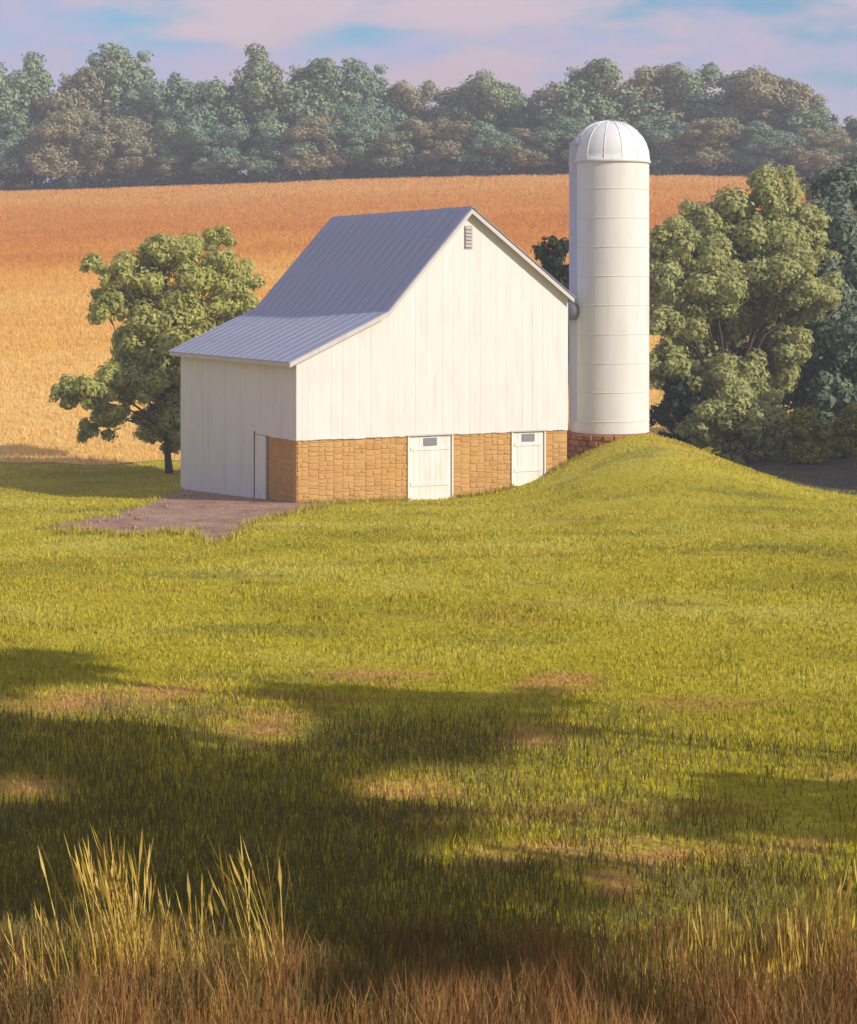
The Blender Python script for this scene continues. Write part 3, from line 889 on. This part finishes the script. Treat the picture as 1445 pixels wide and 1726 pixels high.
low = [(15, 190, 110, 2), (105, 185, 120, 1), (195, 190, 120, 1), (280, 200, 110, 0), (360, 205, 110, 2), (455, 215, 120, 2), (525, 195, 110, 1), (590, 170, 110, 2), (660, 200, 110, 0), (735, 195, 110, 1), (810, 205, 100, 2), (880, 215, 110, 1),
       (955, 190, 110, 2), (1110, 190, 120, 2), (1190, 195, 120, 1), (1280, 205, 120, 2), (1365, 215, 110, 1), (1440, 235, 110, 0)]
for i, (px, top, w, tone) in enumerate(low):
    far_tree(px, top, w * 1.15, 267 + random.uniform(-1.5, 1.5), tone, i * 2 + 1, f'lower {TONE[tone]} tree at the front of the far wood, {ORD[i]} from the left', 'lower trees along the front of the far wood', 'far_small_tree')
# dark undergrowth that closes the foot of the wood
rg = np.random.default_rng(5)
bb = []
for x in np.arange(-75, 80, 1.6):
    y = 265 + rg.uniform(-1.5, 3.0)
    z = gz(x, y)
    bb.append(((x, y, z + rg.uniform(0.4, 1.6)), rg.uniform(1.1, 2.0)))
    bb.append(((x, y + 5, z + rg.uniform(1.4, 4.5)), rg.uniform(1.6, 2.6)))
    bb.append(((x, y + 11, gz(x, y + 11) + rg.uniform(3.0, 7.5)), rg.uniform(1.8, 2.8)))
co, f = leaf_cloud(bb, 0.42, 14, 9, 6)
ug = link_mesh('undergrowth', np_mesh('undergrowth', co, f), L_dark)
tag(ug, 'dark undergrowth closing the foot of the far wood', 'undergrowth', kind='stuff')

# trees standing off to the right of the viewer; their crowns shade the near meadow
SHADE = [[(0, 1098), (60, 1092), (150, 1106), (200, 1124), (190, 1140), (130, 1150), (60, 1163), (0, 1172), (-120, 1180), (-120, 1095)],
         [(-120, 1196), (0, 1202), (100, 1216), (230, 1216), (290, 1226), (360, 1252), (400, 1270), (470, 1262), (520, 1240), (555, 1216), (500, 1184), (400, 1168), (430, 1150), (560, 1156), (700, 1162), (770, 1172), (840, 1166), (880, 1152), (950, 1157),
          (930, 1200), (880, 1230), (840, 1270), (800, 1288), (760, 1285), (700, 1280), (650, 1290), (600, 1308), (590, 1330), (650, 1352), (740, 1357), (790, 1380), (770, 1410), (720, 1425), (700, 1445), (780, 1450), (870, 1450), (960, 1456), (980, 1490),
          (960, 1530), (900, 1560), (900, 1600), (930, 1660), (870, 1700), (810, 1650), (740, 1710), (660, 1640), (570, 1690), (490, 1620), (400, 1590), (330, 1560), (-120, 1560)],
         [(1110, 1372), (1140, 1347), (1200, 1322), (1240, 1304), (1330, 1312), (1445, 1316), (1560, 1320), (1560, 1425), (1380, 1410), (1370, 1388), (1300, 1402), (1180, 1406), (1120, 1392)]]
SUNLIT = [(45, 1332, 70, 26), (430, 1228, 60, 20)]
def inside(px, py, poly):
    c = False
    for (x0, y0), (x1, y1) in zip(poly, poly[1:] + poly[:1]):
        if (y0 > py) != (y1 > py) and px < (x1 - x0) * (py - y0) / (y1 - y0) + x0: c = not c
    return c
rs = random.Random(77)
crowns = {q: [] for q in range(6)}
for pi, poly in enumerate(SHADE):
    xa, xb = ground_hit(-150, 1095).x - 1, 6.5
    yv = 10.5
    while yv < 31:
        xv = xa
        while xv < xb:
            x, y = xv + rs.uniform(-.12, .12), yv + rs.uniform(-.12, .12)
            z = gz(x, y)
            px, py = 722.5 + FP * x / y, HY - FP * (z - ZC) / y
            if inside(px, py, poly) and not any(((px - a) / c) ** 2 + ((py - b) / d) ** 2 < 1 for a, b, c, d in SUNLIT):
                band = 5 if pi == 2 else 0 if py < 1180 and px < 300 else 1 if py < 1292 and px > 380 else 2 if py < 1400 and px < 400 else 3 if py < 1440 else 4
                t = (27, 26, 23, 22, 20, 15)[band]
                crowns[band].append((tuple(Vector((x, y, z)) + S * (t + rs.uniform(-2.2, 2.2))), rs.uniform(0.30, 0.42)))
            xv += 0.52
        yv += 0.52
for i, lab in enumerate(('far left patch', 'middle patch', 'long left band', 'broad central patch', 'nearest patch', 'small right patch')):
    b = crowns[i]
    cx = sum(p[0] for p, _ in b) / len(b); cy = sum(p[1] for p, _ in b) / len(b)
    cz = sum(p[2] for p, _ in b) / len(b)
    dn = min(2.6, 0.35 * cz)                      # the limbs fork a little below the crown's middle, on its own light ray
    fx, fy, fz = cx - S.x / S.z * dn, cy - S.y / S.z * dn, cz - dn
    zb = gz(fx, fy)
    tree('shade_tree', (fx, fy, zb), b, L_left, 0.22, 26, 0.10, fz - zb, 40 + i,
         f'leafy tree outside the picture casting the {lab} of meadow shade', 'tree', 'trees beside the viewer shading the meadow', sub=5, flat=0.35, zs=0.4)
# and one farther right, shading the track
b = []
for gx, gy, r in ((11.5, 82, 1.9), (13.5, 80, 1.9), (15, 84, 2.2), (17, 79, 2.2), (18.5, 84, 2.4), (16, 88, 2.2), (20, 80, 2.4), (21, 87, 2.6), (12.5, 86, 1.8), (14, 91, 2.0), (18, 91, 2.2), (22, 92, 2.2)):
    b.append((tuple(Vector((gx, gy, gz(gx, gy))) + S * random.uniform(22, 25)), r * 1.3))
tree('shade_tree', (35, 75, gz(35, 75)), b, L_left, 0.4, 30, 0.3, 4.6, 50, 'leafy tree outside the picture shading the track at right', 'tree', 'trees beside the viewer shading the meadow')

# unseen trees added behind the viewer to block sky light from the foreground
for i, (x, y, h) in enumerate(((-13, 3, 14), (-19, 11, 16), (-9, -7, 15), (-24, 22, 17), (-1, -13, 16), (-17, -10, 18), (7, -19, 16), (-29, 2, 18), (-9, -20, 18), (-11.5, 16, 13), (-14, 24, 15), (-18, 33, 15), (13, -8, 15), (20, -14, 17), (-5, -5, 14), (4, -8, 15))):
    r = empty('sky_block_tree', (x, y, gz(x, y)), i * 1.3); r.scale = (h * 0.85, h * 0.85, h)
    tag(r, f'tall leafy tree outside the picture, {ORD[i]} of those added behind the viewer to block sky light', 'tree', 'unseen trees added to block sky light')
    cm, tm = VAR[i % 5]
    link_mesh('trunk', tm, None, r); link_mesh('crown', cm, None, r)

# ------------------------------------------------------------------ grass
def blades(x, y, hh, ww, lean, seed, z=None):
    rg = np.random.default_rng(seed)
    n = len(x)
    z = hgt(x, y) if z is None else z
    a = rg.uniform(0, 2 * np.pi, n)
    wx, wy = np.cos(a) * ww / 2, np.sin(a) * ww / 2
    la = rg.uniform(0, 2 * np.pi, n); lm = hh * lean * rg.uniform(0.2, 1.0, n)
    lx, ly2 = np.cos(la) * lm, np.sin(la) * lm
    z0 = z - 0.02
    co = np.stack([np.stack([x - wx, y - wy, z0], -1), np.stack([x + wx, y + wy, z0], -1),
                   np.stack([x + wx * 0.7 + lx * 0.35, y + wy * 0.7 + ly2 * 0.35, z + hh * 0.6], -1), np.stack([x - wx * 0.7 + lx * 0.35, y - wy * 0.7 + ly2 * 0.35, z + hh * 0.6], -1),
                   np.stack([x + lx, y + ly2, z + hh], -1)], 1).reshape(-1, 3)
    b = np.arange(n)[:, None] * 5
    f = np.concatenate([b + np.array([[0, 1, 2]]), b + np.array([[0, 2, 3]]), b + np.array([[3, 2, 4]])], 1).reshape(-1, 3)
    return co, f

n = 250000
u = RNG.random(n)
y = (math.sqrt(11.5) + u * (math.sqrt(98.0) - math.sqrt(11.5))) ** 2
x = (RNG.random(n) - 0.5) * (0.47 * y + 3.0)
# keep out of barn, yard and track
lx, ly3 = (x - CX) * UX + (y - CY) * UY, -(x - CX) * UY + (y - CY) * UX
inb = (lx > -0.05) & (lx < WID + 0.1) & (ly3 > -0.03) & (ly3 < DEP + 0.1)
iny = in_yard(x, y) & (RNG.random(n) > 0.04)
ins = (x - SX) ** 2 + (y - SY) ** 2 < (SR + 0.15) ** 2
inf = y > field_edge(x) + 0.5
intr = (x > 10.6) & (y > np.interp(x, [10.6, 13, 17, 40], [79.5, 76.5, 71.5, 60])) & (y < np.interp(x, [10.6, 13, 17, 40], [84.0, 93, 96, 92])) & (RNG.random(n) > 0.2)
ok = ~(inb | iny | ins | inf | intr)
x, y = x[ok], y[ok]
lumps = 0.5 + 0.25 * np.sin(x * 1.7 + 2 * np.sin(y * 0.9)) + 0.25 * np.sin(x * 0.6 + y * 1.1 + np.sin(x * 2.3))
hh = RNG.uniform(0.02, 0.07, len(x)) * (0.8 + 0.006 * y) * (0.55 + 0.9 * lumps)
ww = 0.007 + 0.00052 * y
co, f = blades(x, y, hh, ww, 0.7, 1)
g = link_mesh('meadow_grass', np_mesh('meadow_grass', co, f), M_blade); set_dry(g.data)
tag(g, 'short yellow green grass covering the meadow', 'grass', kind='stuff')

# longer grass and weeds creeping over the edge of the barnyard and along the footing
ex = []
for C3 in (A, B):
    ii = RNG.integers(0, nyard - 1, 1900)
    ex.append(C3[ii][:, :2] + RNG.normal(size=(1900, 2)) * np.array([0.16, 0.4]))
gs = RNG.uniform(0.1, WID, 1500); go = -0.06 - np.abs(RNG.normal(size=1500)) * 0.16
ex.append(np.stack([CX + UX * gs - UY * go, CY + UY * gs + UX * go], -1)[(gs < D1[0]) | ((gs > D1[1]) & (gs < D2[0])) | (gs > D2[1])])
ex = np.concatenate(ex)
q0, q1 = (ex[:, 0] - CX) * UX + (ex[:, 1] - CY) * UY, -(ex[:, 0] - CX) * UY + (ex[:, 1] - CY) * UX
ex = ex[~((q0 > -0.05) & (q1 > -0.04))]
co, f = blades(ex[:, 0], ex[:, 1], RNG.uniform(0.06, 0.24, len(ex)), RNG.uniform(0.02, 0.045, len(ex)), 0.7, 28)
g = link_mesh('edge_grass', np_mesh('edge_grass', co, f), M_weed); set_dry(g.data)
tag(g, 'longer grass and weeds fringing the barnyard and the stone footing', 'grass', kind='stuff')

# rough grass, dark colour put densest on the left to deepen the tree shade
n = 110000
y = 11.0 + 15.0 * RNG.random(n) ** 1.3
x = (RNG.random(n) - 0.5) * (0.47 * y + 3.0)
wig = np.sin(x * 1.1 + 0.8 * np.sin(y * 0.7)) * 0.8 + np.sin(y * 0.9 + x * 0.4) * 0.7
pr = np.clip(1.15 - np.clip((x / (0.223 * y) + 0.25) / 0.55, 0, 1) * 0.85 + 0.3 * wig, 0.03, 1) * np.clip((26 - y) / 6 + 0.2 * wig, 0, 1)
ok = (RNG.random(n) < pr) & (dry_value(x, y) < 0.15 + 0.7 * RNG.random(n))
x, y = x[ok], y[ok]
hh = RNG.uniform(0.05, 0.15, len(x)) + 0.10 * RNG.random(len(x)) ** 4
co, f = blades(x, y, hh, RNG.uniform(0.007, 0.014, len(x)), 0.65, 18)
g = link_mesh('shade_rough_grass', np_mesh('shade_rough_grass', co, f), M_shade_rough)
tag(g, 'rough olive grass with shade put into its colour at the near end of the meadow', 'grass', kind='stuff')

# taller weeds and seed stems scattered through the turf
nt = 700
u = RNG.random(nt)
ty = (math.sqrt(13.0) + u * (math.sqrt(72.0) - math.sqrt(13.0))) ** 2
tx = (RNG.random(nt) - 0.5) * (0.47 * ty + 3.0)
keep = ~in_yard(tx, ty) & ~(((tx - CX) * UX + (ty - CY) * UY > -0.3) & (-(tx - CX) * UY + (ty - CY) * UX > -0.4))
tx, ty = tx[keep], ty[keep]
x = np.repeat(tx, 14) + RNG.normal(size=len(tx) * 14) * 0.10
y = np.repeat(ty, 14) + RNG.normal(size=len(tx) * 14) * 0.10
hh = np.repeat(RNG.uniform(0.08, 0.2, len(tx)), 14) * RNG.uniform(0.4, 1.0, len(x))
co, f = blades(x, y, hh, 0.008 + 0.0004 * y, 0.8, 8)
g = link_mesh('meadow_weeds', np_mesh('meadow_weeds', co, f), M_weed)
tag(g, 'taller weeds and tussocks scattered through the meadow', 'weeds', kind='stuff')

# ripe stalks on the hillside
n = 190000
u = RNG.random(n)
y = (math.sqrt(86.0) + u * (math.sqrt(265.0) - math.sqrt(86.0))) ** 2
x = (RNG.random(n) - 0.5) * (0.47 * y + 6.0)
ok = (y > field_edge(x) + RNG.random(n) * 0.6) & ~((x > 9) & (y < 104))
x, y = x[ok], y[ok]
co, f = blades(x, y, RNG.uniform(0.14, 0.34, len(x)), 0.015 + 0.0004 * y, 0.7, 2)
g = link_mesh('wheat', np_mesh('wheat', co, f), M_wheat)
tag(g, 'ripe golden stalks standing on the hillside field', 'wheat', kind='stuff')

# dead brown stalks along the near edge of the meadow
n = 34000
y = 9.0 + 4.6 * RNG.random(n) ** 1.1
x = (RNG.random(n) - 0.5) * 8.4
def lump(x, y, k3): return 0.5 + 0.25 * np.sin(x * 3.1 * k3 + 1.3 * np.sin(y * 2)) + 0.25 * np.sin(x * 7.3 * k3 + 2 + np.sin(y * 3.1))
den = lump(x, y, 1.0)
ok = RNG.random(n) < 0.35 + 0.65 * den ** 2 + 0.5 * (y < 11.8)
x, y, den = x[ok], y[ok], den[ok]
hh = RNG.uniform(0.10, 0.50, len(x)) * np.interp(y, [9, 12.0, 13.6], [1.05, 0.85, 0.4]) * (0.55 + 0.6 * den) * np.interp(x, [-3, -1.5, 0.3, 1.2, 3], [1.0, 0.95, 0.95, 1.0, 1.1])
co, f = blades(x, y, hh, RNG.uniform(0.004, 0.011, len(x)), 0.42, 3)
g = link_mesh('brown_stalks', np_mesh('brown_stalks', co, f), M_brownblade)
tag(g, 'dead brown stalks along the near edge of the meadow', 'grass', kind='stuff')

# single clumps of tall yellow grass
def clump(px, py_top, y0, spread, nbl, lean, seed, label):
    x0 = (px - 722.5) / FP * y0
    z0 = gz(x0, y0)
    top = ZC + (HY - py_top) / FP * y0
    h = top - z0
    rg = np.random.default_rng(seed)
    xx = rg.normal(size=nbl) * spread * 0.45; yy = rg.normal(size=nbl) * spread * 0.45
    hh = h * rg.uniform(0.2, 1.0, nbl) ** 1.6
    zz = hgt(xx + x0, yy + y0) - z0
    dx = lean * hh
    w = rg.uniform(0.002, 0.0055, nbl)
    co, f = [], []
    for i in range(nbl):
        a = rg.uniform(0, math.pi); wx, wy = math.cos(a) * w[i], math.sin(a) * w[i]
        ll = dx[i] * rg.uniform(0.3, 1.5) + rg.normal() * 0.12 * hh[i]; lf = rg.normal() * 0.16 * hh[i]; hd = rg.uniform(1.0, 2.6) if hh[i] > 0.6 * h else 0.8
        b = len(co)
        for t, q in ((0, 0.8), (0.4, 0.9), (0.78, 0.6), (0.88, hd)):
            cx2, cy2, cz = xx[i] + ll * t ** 1.5, yy[i] + lf * t ** 1.5, zz[i] - 0.03 + hh[i] * t
            co += [(cx2 - wx * q, cy2 - wy * q, cz), (cx2 + wx * q, cy2 + wy * q, cz)]
        co.append((xx[i] + ll, yy[i] + lf, zz[i] + hh[i]))
        for k3 in range(3):
            f.append((b + 2 * k3, b + 2 * k3 + 1, b + 2 * k3 + 3, b + 2 * k3 + 2))
        f.append((b + 6, b + 7, b + 8))
    me = mesh('grass_clump', co, f)
    o = link_mesh('grass_clump', me, M_yellowblade)
    o.location = (x0, y0, z0)
    tag(o, label, 'grass clump', 'tall yellow grass clumps in the foreground')
clump(215, 1395, 12.0, 0.34, 260, -0.16, 1, 'largest and tallest yellow grass clump at the lower left')
clump(105, 1500, 11.8, 0.36, 110, -0.20, 2, 'sparse yellow grass clump left of the tallest clump')
clump(300, 1490, 11.9, 0.28, 130, -0.14, 3, 'yellow grass clump just right of the tallest clump')
clump(450, 1395, 11.9, 0.22, 80, -0.22, 4, 'thin leaning yellow grass clump with one long stalk, left of centre')
clump(560, 1640, 11.8, 0.3, 60, -0.1, 11, 'few short dull stalks at the bottom, left of the middle')
clump(30, 1560, 11.6, 0.30, 80, -0.2, 5, 'low yellow grass clump in the lower left corner')
clump(1410, 1450, 12.3, 0.30, 240, 0.02, 6, 'upright yellow green grass clump at the lower right edge')
clump(1215, 1510, 12.4, 0.34, 170, 0.0, 7, 'short yellow green grass clump right of centre at the bottom')
clump(1340, 1520, 12.0, 0.22, 130, -0.05, 9, 'straw coloured grass clump left of the upright clump at the lower right edge')
clump(1130, 1560, 12.2, 0.24, 110, 0.04, 10, 'leftmost of the short straw clumps on the lower right')
clump(1300, 1600, 11.6, 0.18, 110, 0.0, 8, 'tiny pale yellow grass clump below the lower right meadow')

# ------------------------------------------------------------------ air
hm = bpy.data.materials.new('haze_air'); hm.use_nodes = True
hn = hm.node_tree.nodes; hn.clear()
ho = hn.new('ShaderNodeOutputMaterial'); hv = hn.new('ShaderNodeVolumePrincipled')
hv.inputs['Color'].default_value = (0.80, 0.84, 0.95, 1)
hv.inputs['Density'].default_value = 0.0011
hv.inputs['Anisotropy'].default_value = 0.0
hm.node_tree.links.new(hv.outputs[0], ho.inputs['Volume'])
hz_o = MB().box(-510, 510, -160, 710, -2.0, 52.0).build('haze', hm)
tag(hz_o, 'thin bluish haze lying over the whole valley', 'haze', kind='stuff')
